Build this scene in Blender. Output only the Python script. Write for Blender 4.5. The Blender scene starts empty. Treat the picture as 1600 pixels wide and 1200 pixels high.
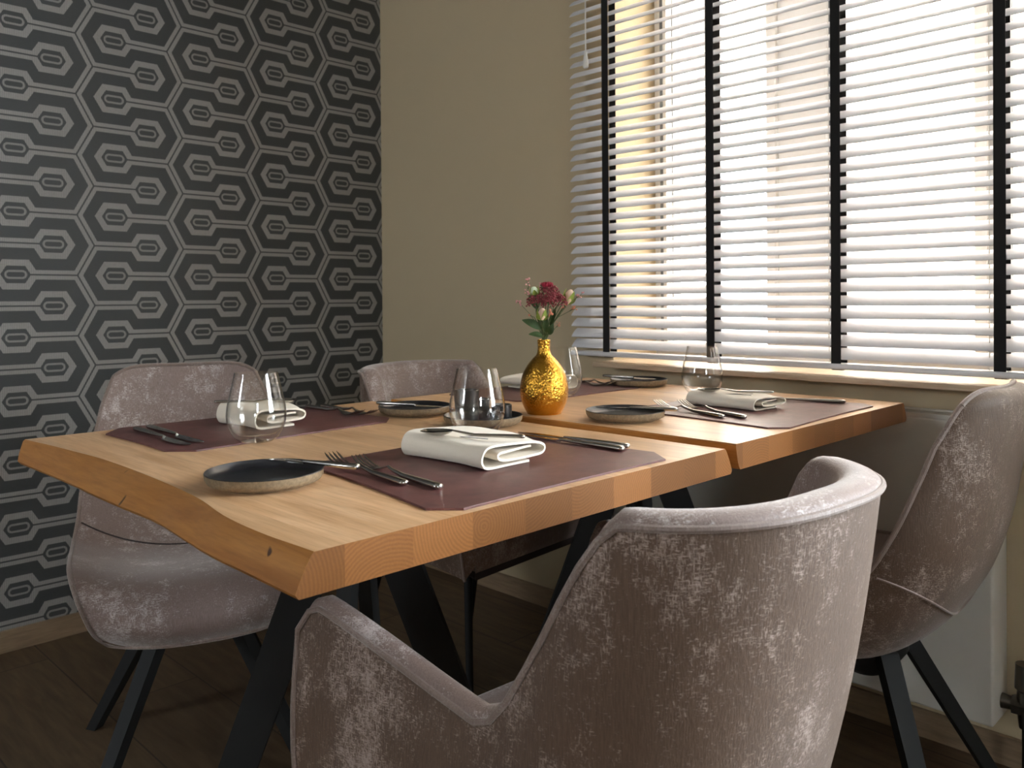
import bpy, bmesh, math, random
from mathutils import Vector, Matrix
S = bpy.context.scene
COL = S.collection

# ------------------------------------------------------------------ camera
F_PX, YAW, ROLL, PITCH, CY = 1313.8, 0.78782, -0.0069065, -0.0071634, 477.01
CAM_H = 0.995
_F = Vector((math.sin(YAW)*math.cos(PITCH), math.cos(YAW)*math.cos(PITCH), math.sin(PITCH)))
_R = Vector((math.cos(YAW), -math.sin(YAW), 0)); _U = _R.cross(_F)
_R2 = _R*math.cos(ROLL) + _U*math.sin(ROLL); _U2 = _U*math.cos(ROLL) - _R*math.sin(ROLL)
cd = bpy.data.cameras.new('camera'); cam = bpy.data.objects.new('camera', cd); COL.objects.link(cam)
m = Matrix((_R2, _U2, -_F)).transposed().to_4x4(); m.translation = Vector((0, 0, CAM_H)); cam.matrix_world = m
cd.sensor_width = 36; cd.lens = F_PX/1600*36; cd.shift_y = (CY-600)/1600; cd.clip_start = .02
cd.dof.use_dof = True; cd.dof.focus_distance = 1.2; cd.dof.aperture_fstop = 11.0
S.camera = cam

# ------------------------------------------------------------------ world + light + exposure
W = bpy.data.worlds.new('overcast_sky'); S.world = W; W.use_nodes = True
bg = W.node_tree.nodes['Background']; bg.inputs[0].default_value = (0.86, 0.93, 1.0, 1); bg.inputs[1].default_value = 10.0
def portal(y0, y1, z0, z1, x, axis='x'):
    l = bpy.data.lights.new('window_portal', 'AREA'); l.shape = 'RECTANGLE'; l.size = y1-y0; l.size_y = z1-z0
    l.cycles.is_portal = True
    o = bpy.data.objects.new('window_portal', l); COL.objects.link(o)
    if axis == 'x':
        o.location = (x, (y0+y1)/2, (z0+z1)/2)
        o.rotation_euler = Matrix(((0, 0, 1), (1, 0, 0), (0, 1, 0))).to_euler()   # local -Z looks to -X
    elif axis == 'y':
        o.location = ((y0+y1)/2, x, (z0+z1)/2)
        o.rotation_euler = (math.radians(90), 0, math.radians(180))               # local -Z looks to +Y
    else:
        o.location = (x, (y0+y1)/2, (z0+z1)/2)
        o.rotation_euler = Matrix(((0, 0, -1), (-1, 0, 0), (0, 1, 0))).to_euler()  # local -Z looks to +X
portal(0.15, 1.5626, 0.82, 2.35, 2.26)
portal(-2.5, -0.35, 0.82, 2.35, 2.26)
portal(1.7, 2.35, 1.25, 2.0, -2.98, '-x')
portal(-1.75, -1.0, 1.15, 2.15, -3.48, 'y')
vs = S.view_settings; vs.view_transform = 'Standard'; vs.look = 'None'; vs.gamma = 1; vs.exposure = 2.35
try: vs.use_curve_mapping = False
except Exception: pass

# ------------------------------------------------------------------ helpers: objects
def link(o, parent=None):
    COL.objects.link(o)
    if parent is not None: o.parent = parent
    return o
def obj(name, bm, mat, parent=None, smooth=True, angle=40):
    me = bpy.data.meshes.new(name)
    bmesh.ops.recalc_face_normals(bm, faces=bm.faces[:])
    bm.to_mesh(me); bm.free()
    for mm in (mat if isinstance(mat, (list, tuple)) else [mat]): me.materials.append(mm)
    if smooth:
        for p in me.polygons: p.use_smooth = True
        try: me.set_sharp_from_angle(angle=math.radians(angle))
        except Exception: pass
    return link(bpy.data.objects.new(name, me), parent)
def tag(o, label, cat, group=None):
    o['label'] = label; o['category'] = cat
    if group: o['group'] = group
    return o
def thing(name, label, cat, loc=(0, 0, 0), rotz=0, group=None):
    o = bpy.data.objects.new(name, None); o.empty_display_size = .05; COL.objects.link(o)
    o.location = loc; o.rotation_euler = (0, 0, rotz)
    return tag(o, label, cat, group)
def struct(o): o['kind'] = 'structure'; return o
def dup(root, loc, rot, label, group=None, scale=None):
    r = root.copy(); COL.objects.link(r); r.location = loc; r.rotation_euler = rot
    r['label'] = label
    if group: r['group'] = group
    if scale: r.scale = scale
    for ch in list(root.children):
        c = ch.copy(); COL.objects.link(c); c.parent = r
        for g in list(ch.children):
            d = g.copy(); COL.objects.link(d); d.parent = c
    return r

# ------------------------------------------------------------------ helpers: shapes
def box(bm, x0, x1, y0, y1, z0, z1, bev=0, mi=0):
    vs_ = [bm.verts.new(p) for p in ((x0,y0,z0),(x1,y0,z0),(x1,y1,z0),(x0,y1,z0),(x0,y0,z1),(x1,y0,z1),(x1,y1,z1),(x0,y1,z1))]
    fs = [bm.faces.new([vs_[i] for i in f]) for f in ((0,3,2,1),(4,5,6,7),(0,1,5,4),(1,2,6,5),(2,3,7,6),(3,0,4,7))]
    for f in fs: f.material_index = mi
    if bev:
        es = list({e for f in fs for e in f.edges})
        bmesh.ops.bevel(bm, geom=es, offset=bev, segments=3, profile=.5, affect='EDGES')
    return bm
def loft(bm, rings, cap=True, closed=True, mi=0):
    R = [[bm.verts.new(p) for p in r] for r in rings]
    n = len(R[0])
    for a, b in zip(R, R[1:]):
        for i in range(n if closed else n-1):
            j = (i+1) % n
            f = bm.faces.new((a[i], a[j], b[j], b[i])); f.material_index = mi
    if cap and closed:
        bm.faces.new(R[0][::-1]).material_index = mi; bm.faces.new(R[-1]).material_index = mi
    return R
def lathe(bm, prof, n=48, c=(0, 0, 0)):
    R = []
    for r, z in prof:
        if r < 1e-6: R.append([bm.verts.new((c[0], c[1], c[2]+z))])
        else: R.append([bm.verts.new((c[0]+r*math.cos(2*math.pi*i/n), c[1]+r*math.sin(2*math.pi*i/n), c[2]+z)) for i in range(n)])
    for a, b in zip(R, R[1:]):
        for i in range(n):
            j = (i+1) % n
            if len(a) == 1 and len(b) == 1: continue
            if len(a) == 1: bm.faces.new((a[0], b[j], b[i]))
            elif len(b) == 1: bm.faces.new((a[i], a[j], b[0]))
            else: bm.faces.new((a[i], a[j], b[j], b[i]))
    return bm
def tube(bm, pts, rad, n=8, cap=True):
    pts = [Vector(p) for p in pts]
    rads = rad if isinstance(rad, (list, tuple)) else [rad]*len(pts)
    rings = []; prev = None
    for i, p in enumerate(pts):
        t = (pts[min(i+1, len(pts)-1)] - pts[max(i-1, 0)]).normalized()
        if prev is None:
            u = t.orthogonal().normalized()
        else:
            u = (prev - t*prev.dot(t))
            u = u.normalized() if u.length > 1e-6 else t.orthogonal().normalized()
        prev = u; v = t.cross(u)
        rings.append([p + (u*math.cos(2*math.pi*k/n) + v*math.sin(2*math.pi*k/n))*rads[i] for k in range(n)])
    loft(bm, rings, cap)
    return bm
def bar(bm, p0, p1, wdir, w0, t0, w1=None, t1=None):
    """tapered rectangular bar from p0 to p1; wide side along wdir, cut level at both ends"""
    p0 = Vector(p0); p1 = Vector(p1); w1 = w1 or w0; t1 = t1 or t0
    a = Vector(wdir).normalized(); d = (p1-p0).normalized()
    b = d.cross(a); b.z = 0; b.normalize()
    rings = []
    for p, w, t in ((p0, w0, t0), (p1, w1, t1)):
        rings.append([p+a*w/2+b*t/2, p-a*w/2+b*t/2, p-a*w/2-b*t/2, p+a*w/2-b*t/2])
    loft(bm, rings)
    return bm
def cr(kn, t):
    """Catmull-Rom through rows of kn, t in 0..1"""
    n = len(kn)-1; f = min(max(t, 0), 1)*n; i = min(int(f), n-1); f -= i
    g = lambda k: kn[min(max(k, 0), n)]
    p0, p1, p2, p3 = g(i-1), g(i), g(i+1), g(i+2)
    if not isinstance(p0, (tuple, list)): p0, p1, p2, p3 = (p0,), (p1,), (p2,), (p3,); sc = True
    else: sc = False
    r = [.5*(2*b+(c-a)*f+(2*a-5*b+4*c-d)*f*f+(-a+3*b-3*c+d)*f**3) for a, b, c, d in zip(p0, p1, p2, p3)]
    return r[0] if sc else r

# ------------------------------------------------------------------ helpers: materials
class NT:
    def __init__(s, name):
        s.m = bpy.data.materials.new(name); s.m.use_nodes = True; s.t = s.m.node_tree
        s.b = s.t.nodes['Principled BSDF']; s.out = s.t.nodes['Material Output']
    def n(s, typ, **kw):
        nd = s.t.nodes.new(typ)
        for k, v in kw.items(): setattr(nd, k, v)
        return nd
    def lk(s, a, b): s.t.links.new(a, b)
    def put(s, inp, v):
        if isinstance(v, bpy.types.NodeSocket): s.lk(v, inp)
        else: inp.default_value = v
    def math(s, op, a, b=0.0, c=None, clamp=False):
        nd = s.n('ShaderNodeMath', operation=op, use_clamp=clamp)
        s.put(nd.inputs[0], a); s.put(nd.inputs[1], b)
        if c is not None: s.put(nd.inputs[2], c)
        return nd.outputs[0]
    def coord(s, kind='Object'): return s.n('ShaderNodeTexCoord').outputs[kind]
    def sep(s, v):
        nd = s.n('ShaderNodeSeparateXYZ'); s.lk(v, nd.inputs[0]); return nd.outputs
    def comb(s, x, y, z):
        nd = s.n('ShaderNodeCombineXYZ')
        for i, v in enumerate((x, y, z)): s.put(nd.inputs[i], v)
        return nd.outputs[0]
    def scale(s, v, sc, loc=(0, 0, 0)):
        nd = s.n('ShaderNodeMapping'); s.lk(v, nd.inputs[0]); nd.inputs['Scale'].default_value = sc; nd.inputs['Location'].default_value = loc
        return nd.outputs[0]
    def noise(s, v, scale=5, detail=3, rough=.55, dist=0):
        nd = s.n('ShaderNodeTexNoise'); s.lk(v, nd.inputs['Vector'])
        nd.inputs['Scale'].default_value = scale; nd.inputs['Detail'].default_value = detail
        nd.inputs['Roughness'].default_value = rough; nd.inputs['Distortion'].default_value = dist
        return nd.outputs[0]
    def ramp(s, f, stops, interp='LINEAR'):
        nd = s.n('ShaderNodeValToRGB'); nd.color_ramp.interpolation = interp
        e = nd.color_ramp.elements
        while len(e) > len(stops): e.remove(e[-1])
        while len(e) < len(stops): e.new(1)
        for el, (p, c) in zip(e, stops): el.position = p; el.color = (*c, 1) if len(c) == 3 else c
        s.put(nd.inputs[0], f); return nd.outputs[0]
    def mix(s, f, a, b, typ='MIX'):
        nd = s.n('ShaderNodeMix', data_type='RGBA', blend_type=typ)
        s.put(nd.inputs[0], f)
        for i, v in ((6, a), (7, b)):
            if isinstance(v, bpy.types.NodeSocket): s.lk(v, nd.inputs[i])
            else: nd.inputs[i].default_value = (*v, 1) if len(v) == 3 else v
        return nd.outputs[2]
    def bump(s, h, strength=.3, dist=.002):
        nd = s.n('ShaderNodeBump'); nd.inputs['Strength'].default_value = strength; nd.inputs['Distance'].default_value = dist
        s.put(nd.inputs['Height'], h); s.lk(nd.outputs[0], s.b.inputs['Normal'])
    def col(s, v): s.put(s.b.inputs['Base Color'], (*v, 1) if isinstance(v, tuple) and len(v) == 3 else v)
    def set(s, **kw):
        for k, v in kw.items(): s.put(s.b.inputs[k.replace('_', ' ')], v)
        return s
def srgb(r, g, b):
    f = lambda c: (c/255/12.92) if c/255 <= .04045 else ((c/255+.055)/1.055)**2.4
    return (f(r), f(g), f(b))
def plain(name, c, rough=.5, metal=0., **kw):
    n = NT(name); n.col(c); n.set(Roughness=rough, Metallic=metal, **kw); return n.m

def mat_oak(name, end=False, width=.082, live=False, seed=0.0):
    n = NT(name); co = n.coord(); x, y, z = n.sep(co)
    pl = n.math('FLOOR', n.math('DIVIDE', n.math('ADD', x, 5.0+seed), width))
    wn = n.n('ShaderNodeTexWhiteNoise', noise_dimensions='1D'); n.lk(pl, wn.inputs['W'])
    rnd = wn.outputs['Value']; rc = n.sep(wn.outputs['Color'])
    c_lo, c_hi, c_dk = srgb(206, 160, 114), srgb(230, 190, 148), srgb(160, 112, 72)
    if live: c_lo, c_hi, c_dk = srgb(164, 104, 46), srgb(192, 132, 68), srgb(116, 70, 30)
    if not end:
        v = n.comb(n.math('ADD', x, n.math('MULTIPLY', rnd, 7.0)), n.math('MULTIPLY', y, .06), z)
        g1 = n.noise(v, 60, 5, .6, .6); g2 = n.noise(n.scale(v, (1, 1.5, 1)), 260, 2, .5)
        big = n.noise(n.scale(v, (1, 4, 1)), 9, 2, .5, 1.2)
        c = n.ramp(g1, [(.3, c_lo), (.62, c_hi)])
        c = n.mix(n.math('MULTIPLY', n.math('SUBTRACT', g2, .45, clamp=True), .9), c, c_dk)
        c = n.mix(n.math('MULTIPLY', n.math('SUBTRACT', big, .52, clamp=True), 1.4), c, srgb(150, 96, 52))
        if live:
            kn = n.noise(n.scale(co, (.6, 1, 1)), 34, 1, .4)
            c = n.mix(n.ramp(kn, [(.735, (0, 0, 0)), (.76, (1, 1, 1))]), c, srgb(84, 50, 28))
    else:
        cx = n.math('ADD', n.math('MULTIPLY', n.math('SUBTRACT', rc[0], .5), .13), n.math('MULTIPLY', n.math('ADD', pl, .5), width))
        px = n.math('SUBTRACT', n.math('ADD', x, 5.0+seed), cx)
        pz = n.math('ADD', n.math('SUBTRACT', z, .745), n.math('MULTIPLY', n.math('SUBTRACT', rc[1], .5), .15))
        r = n.math('SQRT', n.math('ADD', n.math('MULTIPLY', px, px), n.math('MULTIPLY', pz, pz)))
        wob = n.noise(co, 28, 4, .65)
        ph = n.math('ADD', n.math('MULTIPLY', r, 1500.0), n.math('MULTIPLY', wob, 10.0))
        ring = n.math('ADD', n.math('MULTIPLY', n.math('SINE', ph), .5), .5)
        c = n.mix(n.math('MULTIPLY', ring, .36), srgb(160, 106, 58), srgb(104, 64, 32))
        c = n.mix(n.math('MULTIPLY', n.noise(co, 500, 2), .35), c, srgb(110, 66, 34))
    LO = .62 if end else .84
    c = n.mix(1.0, c, n.comb(n.math('ADD', LO, n.math('MULTIPLY', rnd, 1.06-LO)), n.math('ADD', LO-.01, n.math('MULTIPLY', rnd, 1.07-LO)), n.math('ADD', LO-.03, n.math('MULTIPLY', rnd, 1.09-LO))), 'MULTIPLY')
    n.col(c); n.set(Roughness=.36)
    n.bump(n.noise(n.comb(x, n.math('MULTIPLY', y, .04 if not end else 1.), z), 300, 2), .12, .001)
    return n.m

def mat_fabric(name, base, light, dark, fleck=1.0, sheen=.5):
    n = NT(name); co = n.coord()
    a = n.noise(n.scale(co, (1, 1, .24)), 640, 3, .75)
    b = n.noise(n.scale(co, (.26, .26, 1)), 640, 2, .7)
    patch = n.noise(n.scale(co, (1, 1, .8)), 9, 5, .7)
    cl = n.noise(n.scale(co, (1, 1, .6)), 60, 3, .7)
    f = n.math('MAXIMUM', a, n.math('MULTIPLY', b, .98))
    f = n.math('ADD', f, n.math('ADD', n.math('MULTIPLY', n.math('SUBTRACT', patch, .52), .85), n.math('MULTIPLY', n.math('SUBTRACT', cl, .5), .35)))
    fl = n.ramp(f, [(.56, (0, 0, 0)), (.74, (1, 1, 1))])
    wv = n.noise(n.scale(co, (1, 1, .10)), 620, 2)
    c = n.mix(wv, dark, base)
    c = n.mix(n.math('MULTIPLY', fl, .70*fleck), c, light)
    n.col(c); n.set(Roughness=.62)
    n.b.inputs['Sheen Weight'].default_value = sheen; n.b.inputs['Sheen Roughness'].default_value = .4
    n.b.inputs['Sheen Tint'].default_value = (1, .95, .92, 1)
    n.bump(n.math('ADD', f, wv), .4, .0012)
    return n.m

def mat_wallpaper():
    n = NT('hexagon_wallpaper'); co = n.coord(); X, Y, Z = n.sep(co)
    C, P, a, uR, uL, L, g = .2767, .1822, .0244, .1866, .0866, .0138, .0023
    M = n.math
    u = M('FLOORED_MODULO', M('SUBTRACT', X, .8979), C)
    v = M('PINGPONG', M('ADD', M('SUBTRACT', Z, .985), 10*P), P/2)
    w = M('SUBTRACT', P/2, v)
    zl = M('SUBTRACT', a, M('MULTIPLY', v, 4*a/P))
    d1 = M('MULTIPLY', M('ABSOLUTE', M('SUBTRACT', u, zl)), .8815)
    d2 = M('MULTIPLY', M('ABSOLUTE', M('SUBTRACT', M('SUBTRACT', u, C), zl)), .8815)
    sR = M('MAXIMUM', v, M('MAXIMUM', M('SUBTRACT', a, u), M('SUBTRACT', u, uR)))
    sL = M('MAXIMUM', w, M('MAXIMUM', M('SUBTRACT', uL, u), M('SUBTRACT', u, C-a)))
    d = M('MINIMUM', M('MINIMUM', d1, d2), M('MINIMUM', sR, sL))
    def hexd(uc, pv):
        pu = M('ABSOLUTE', M('SUBTRACT', u, uc))
        h = M('MAXIMUM', M('SUBTRACT', pv, .0432), M('SUBTRACT', M('ADD', M('MULTIPLY', pu, .856), M('MULTIPLY', pv, .518)), .856*.0605))
        q = M('MAXIMUM', M('SUBTRACT', pu, .0165), 0.0)
        r = M('SUBTRACT', M('SQRT', M('ADD', M('MULTIPLY', q, q), M('MULTIPLY', pv, pv))), .0130)
        return h, r
    h1, r1 = hexd(uR, v); h2, r2 = hexd(uL, w)
    h = M('MINIMUM', h1, h2); r = M('MINIMUM', r1, r2)
    outer = M('MAXIMUM', M('LESS_THAN', d, L), M('LESS_THAN', h, 0.0))
    inner = M('MAXIMUM', M('LESS_THAN', d, g), M('LESS_THAN', h, -.0180))
    ring = M('MULTIPLY', M('LESS_THAN', r, 0.0), M('GREATER_THAN', r, -.0060))
    lt = M('MAXIMUM', M('MULTIPLY', outer, M('SUBTRACT', 1.0, inner)), M('MULTIPLY', ring, .8))
    hatch = M('ADD', .78, M('MULTIPLY', M('SINE', M('MULTIPLY', X, 2*math.pi/.0046)), .22))
    thr = n.noise(n.scale(co, (1, 1, 12)), 60, 3, .7); thr2 = n.noise(n.scale(co, (9, 1, 1)), 60, 2)
    lc = n.mix(thr, srgb(146, 142, 139), srgb(190, 185, 180))
    dc = n.mix(thr, srgb(50, 51, 52), srgb(68, 69, 69))
    c = n.mix(M('MULTIPLY', lt, hatch), dc, lc)
    c = n.mix(M('MULTIPLY', thr2, .25), c, srgb(70, 70, 70))
    n.col(c); n.set(Roughness=.55)
    n.bump(M('ADD', M('MULTIPLY', lt, .6), thr), .25, .0008)
    return n.m

def mat_wall(name, c):
    n = NT(name); co = n.coord()
    t = n.noise(co, 420, 2, .5); b = n.noise(co, 2.2, 3)
    n.col(n.mix(n.math('MULTIPLY', b, .25), c, tuple(v*.88 for v in c))); n.set(Roughness=.85)
    n.bump(t, .25, .001); return n.m

def mat_floor():
    n = NT('wood_look_floor_tiles'); co = n.coord(); x, y, z = n.sep(co)
    wd, ln = .24, 1.2
    row = n.math('FLOOR', n.math('DIVIDE', n.math('ADD', x, 5.02), wd))
    yy = n.math('ADD', y, n.math('MULTIPLY', row, .41))
    fx = n.math('FLOORED_MODULO', n.math('ADD', x, 5.02), wd); fy = n.math('FLOORED_MODULO', yy, ln)
    gap = n.math('MAXIMUM', n.math('LESS_THAN', fx, .004), n.math('LESS_THAN', fy, .004))
    wn = n.n('ShaderNodeTexWhiteNoise', noise_dimensions='2D')
    n.lk(n.comb(row, n.math('FLOOR', n.math('DIVIDE', yy, ln)), 0.0), wn.inputs['Vector'])
    g = n.noise(n.comb(n.math('ADD', x, n.math('MULTIPLY', wn.outputs[0], 9.)), n.math('MULTIPLY', y, .12), z), 45, 5, .6, .5)
    c = n.ramp(g, [(.3, srgb(74, 57, 40)), (.7, srgb(106, 85, 62))])
    c = n.mix(n.math('MULTIPLY', wn.outputs[0], .35), c, srgb(70, 54, 38))
    c = n.mix(gap, c, srgb(50, 40, 32))
    n.col(c); n.set(Roughness=.55); n.bump(n.math('SUBTRACT', g, n.math('MULTIPLY', gap, 1.)), .15, .001)
    return n.m

def mat_baseboard():
    n = NT('tile_skirting'); co = n.coord(); x, y, z = n.sep(co)
    g = n.noise(n.scale(co, (.25, .25, 2)), 40, 4, .6)
    s = n.math('MAXIMUM', n.math('LESS_THAN', n.math('FLOORED_MODULO', n.math('ADD', y, .61), .8), .004), n.math('LESS_THAN', n.math('FLOORED_MODULO', n.math('ADD', x, .3), .8), .004))
    n.col(n.mix(s, n.ramp(g, [(.3, srgb(122, 100, 76)), (.7, srgb(150, 126, 98))]), srgb(60, 50, 40))); n.set(Roughness=.6); return n.m

def mat_thin_glass(name, tint=(.985, .99, .985), edge=(.62, .66, .64), spec=1.0):
    n = NT(name); t = n.t; t.nodes.remove(n.b)
    lw = n.n('ShaderNodeLayerWeight'); lw.inputs[0].default_value = .5
    fc = lw.outputs['Facing']
    fr = n.math('ADD', .04, n.math('MULTIPLY', n.math('POWER', fc, 5.0), .9))
    cm = n.mix(n.math('POWER', fc, 5.0), tint, edge)
    tr = n.n('ShaderNodeBsdfTransparent'); n.lk(cm, tr.inputs[0])
    gl = n.n('ShaderNodeBsdfGlossy'); gl.inputs['Roughness'].default_value = .0; gl.inputs[0].default_value = (1, 1, 1, 1)
    mx = n.n('ShaderNodeMixShader'); n.lk(n.math('MULTIPLY', fr, spec, clamp=True), mx.inputs[0])
    n.lk(tr.outputs[0], mx.inputs[1]); n.lk(gl.outputs[0], mx.inputs[2]); n.lk(mx.outputs[0], n.out.inputs[0])
    return n.m

def mat_leather(name):
    n = NT(name); co = n.coord()
    b = n.noise(co, 26, 5, .65, .4); f = n.noise(co, 650, 2, .6)
    c = n.ramp(b, [(.3, srgb(74, 40, 40)), (.7, srgb(112, 68, 64))])
    c = n.mix(n.math('MULTIPLY', f, .35), c, srgb(120, 84, 80))
    n.col(c); n.set(Roughness=.42); n.bump(f, .25, .0008); return n.m

def mat_linen(name):
    n = NT(name); co = n.coord()
    f = n.math('ADD', n.noise(n.scale(co, (1, .1, 1)), 900, 1), n.noise(n.scale(co, (.1, 1, 1)), 900, 1))
    n.col(n.mix(n.math('MULTIPLY', f, .3), srgb(242, 231, 214), srgb(222, 209, 190))); n.set(Roughness=.8)
    n.b.inputs['Sheen Weight'].default_value = .2
    n.bump(f, .2, .0005); return n.m

def mat_stoneware(name, c1, c2, rough=.75, sc=160):
    n = NT(name); co = n.coord(); f = n.noise(co, sc, 3, .7)
    n.col(n.ramp(f, [(.3, c1), (.7, c2)])); n.set(Roughness=rough); n.bump(f, .12, .0006); return n.m

def mat_gold():
    n = NT('hammered_gold'); co = n.coord()
    vo = n.n('ShaderNodeTexVoronoi'); vo.feature = 'SMOOTH_F1'; n.lk(co, vo.inputs['Vector']); vo.inputs['Scale'].default_value = 260
    no = n.noise(co, 110, 4, .65, .8); x, y, z = n.sep(co)
    c = n.mix(n.noise(co, 30, 3), srgb(190, 132, 42), srgb(226, 174, 72))
    n.col(c); n.set(Metallic=1.0, Roughness=n.math('ADD', .07, n.math('MULTIPLY', no, .16)))
    n.bump(n.math('ADD', vo.outputs[0], n.math('MULTIPLY', no, 1.3)), .5, .0030); return n.m

def mat_petal(name, c1, c2, sc=120):
    n = NT(name); co = n.coord(); n.col(n.mix(n.noise(co, sc, 2), c1, c2)); n.set(Roughness=.6)
    n.b.inputs['Subsurface Weight'].default_value = .0; return n.m

M_OAK = mat_oak('oak_top'); M_OAKEND = mat_oak('oak_end_grain', end=True); M_OAKLIVE = mat_oak('oak_live_edge', width=.5, live=True)
def mat_sill():
    n = NT('pale_oak_sill'); co = n.coord(); g = n.noise(n.scale(co, (1, .08, 1)), 90, 4, .6)
    n.col(n.ramp(g, [(.3, srgb(176, 150, 122)), (.7, srgb(204, 182, 156))])); n.set(Roughness=.45); return n.m
M_SILLOAK = mat_sill()
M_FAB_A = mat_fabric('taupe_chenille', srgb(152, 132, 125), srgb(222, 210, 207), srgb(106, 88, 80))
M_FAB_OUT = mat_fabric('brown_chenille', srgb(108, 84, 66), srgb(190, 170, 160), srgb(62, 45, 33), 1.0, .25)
M_PIPE = mat_fabric('taupe_piping', srgb(140, 122, 114), srgb(190, 180, 176), srgb(104, 86, 76), .4)
M_SEAM = plain('dark_seam_thread', srgb(62, 52, 50), .8)
M_BLACK = plain('black_powder_coated_steel', srgb(10, 10, 10), .7)
M_PAPER = mat_wallpaper()
M_BEIGE = mat_wall('beige_wall_paint', srgb(196, 177, 145))
M_WHITEWALL = mat_wall('ceiling_paint', srgb(150, 146, 138)); M_FARWALL = mat_wall('umber_wall_paint', srgb(104, 92, 76))
M_FLOOR = mat_floor(); M_BASE = mat_baseboard()
M_FRAME = plain('white_window_frame', srgb(232, 230, 226), .4)
M_GASKET = plain('grey_gasket', srgb(120, 124, 128), .6)
M_PANE = mat_thin_glass('window_glass', (.97, .98, .975), (.9, .93, .92))
M_GLASS = mat_thin_glass('clear_drinking_glass', (.99, .99, .985), (.34, .35, .34), 1.1)
M_GLASSBASE = mat_thin_glass('thick_glass_base', (.9, .9, .88), (.5, .5, .48), 1.3)
M_SLAT = plain('white_painted_slats', srgb(222, 220, 222), .35)
M_TAPE = plain('black_ladder_tape', srgb(22, 19, 18), .85)
M_CORD = plain('white_cord', srgb(225, 222, 216), .6)
M_TASSEL = plain('white_plastic_tassel', srgb(235, 233, 228), .35)
M_LEATHER = mat_leather('burgundy_leather'); M_LINEN = mat_linen('off_white_linen')
M_GLAZE = mat_stoneware('black_satin_glaze', srgb(22, 22, 25), srgb(34, 34, 38), .28, 60)
M_CLAY = mat_stoneware('raw_stoneware', srgb(112, 94, 72), srgb(148, 128, 100), .7)
M_POT = mat_stoneware('black_pot_glaze', srgb(20, 20, 20), srgb(36, 35, 34), .35, 80)
M_SALT = mat_stoneware('salt_flakes', srgb(225, 225, 225), srgb(250, 250, 250), .6, 700)
M_STEEL = plain('polished_dark_steel', srgb(182, 178, 172), .2, 1.0)
M_BLADE = plain('bright_steel', srgb(176, 176, 176), .12, 1.0)
M_GOLD = mat_gold()
M_RAD = plain('white_radiator_enamel', srgb(206, 200, 190), .4)
M_VALVE = plain('chromed_brass', srgb(120, 116, 110), .3, 1.0)
M_LEAF = mat_petal('green_leaf', srgb(38, 58, 22), srgb(66, 90, 36)); M_STEM = mat_petal('green_stem', srgb(62, 78, 40), srgb(90, 100, 56))
M_BURG = mat_petal('burgundy_floret', srgb(116, 34, 44), srgb(168, 74, 78), 300); M_RED = mat_petal('dark_red_petal', srgb(140, 12, 40), srgb(176, 30, 60))
M_PINK = mat_petal('pink_floret', srgb(214, 120, 130), srgb(240, 190, 186), 400); M_CORAL = mat_petal('coral_floret', srgb(206, 96, 74), srgb(236, 160, 130), 400)
M_BUD = mat_petal('blush_bud', srgb(222, 176, 150), srgb(240, 214, 190)); M_SEPAL = mat_petal('lime_sepal', srgb(110, 130, 40), srgb(160, 176, 80))
M_PALE = mat_petal('pale_green_petal', srgb(196, 214, 176), srgb(232, 238, 216))
M_BRANCHBARK = plain('brown_cord', srgb(150, 112, 92), .8)

# ------------------------------------------------------------------ the room
XW, YW = 2.0, 2.715; XB, YB, ZC = -2.8, -3.3, 2.75
def sbox(name, m_, *b):
    bm = bmesh.new(); box(bm, *b); return struct(obj(name, bm, m_, smooth=False))
sbox('floor', M_FLOOR, XB-.2, XW+.3, YB-.2, YW+.2, -.1, 0)
sbox('ceiling', M_WHITEWALL, XB-.2, XW+.3, YB-.2, YW+.2, ZC, ZC+.1)
sbox('wall_left', M_PAPER, XB-.2, XW+.3, YW, YW+.2, 0, ZC)
W3 = (1.7, 2.35, 1.25, 2.0)
bm = bmesh.new()
box(bm, XB-.2, XB, YB-.2, W3[0], 0, ZC); box(bm, XB-.2, XB, W3[1], YW, 0, ZC)
box(bm, XB-.2, XB, W3[0], W3[1], 0, W3[2]); box(bm, XB-.2, XB, W3[0], W3[1], W3[3], ZC)
struct(obj('wall_back', bm, M_FARWALL, smooth=False))
w3 = struct(bpy.data.objects.new('fill_window_3', None)); COL.objects.link(w3)  # unseen window, added to let in daylight from the left
bm = bmesh.new(); wm = (W3[0]+W3[1])/2
for a, b in ((W3[0], W3[0]+.06), (wm-.035, wm+.035), (W3[1]-.06, W3[1])): box(bm, XB-.15, XB-.09, a, b, W3[2]+.06, W3[3]-.06)
box(bm, XB-.15, XB-.09, W3[0], W3[1], W3[2], W3[2]+.06); box(bm, XB-.15, XB-.09, W3[0], W3[1], W3[3]-.06, W3[3])
obj('window_frame', bm, M_FRAME, w3, smooth=False)
for a, b in ((W3[0]+.06, wm-.035), (wm+.035, W3[1]-.06)):
    bm = bmesh.new(); box(bm, XB-.125, XB-.119, a, b, W3[2]+.06, W3[3]-.06); obj('pane', bm, M_PANE, w3, smooth=False)
W4 = (-1.75, -1.0, 1.15, 2.15)
bm = bmesh.new()
box(bm, XB, W4[0], YB-.2, YB, 0, ZC); box(bm, W4[1], XW+.3, YB-.2, YB, 0, ZC)
box(bm, W4[0], W4[1], YB-.2, YB, 0, W4[2]); box(bm, W4[0], W4[1], YB-.2, YB, W4[3], ZC)
struct(obj('wall_near', bm, M_FARWALL, smooth=False))
w4 = struct(bpy.data.objects.new('fill_window_4', None)); COL.objects.link(w4)  # opening behind the camera, added out of view to brighten the room
bm = bmesh.new(); wm = (W4[0]+W4[1])/2
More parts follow.
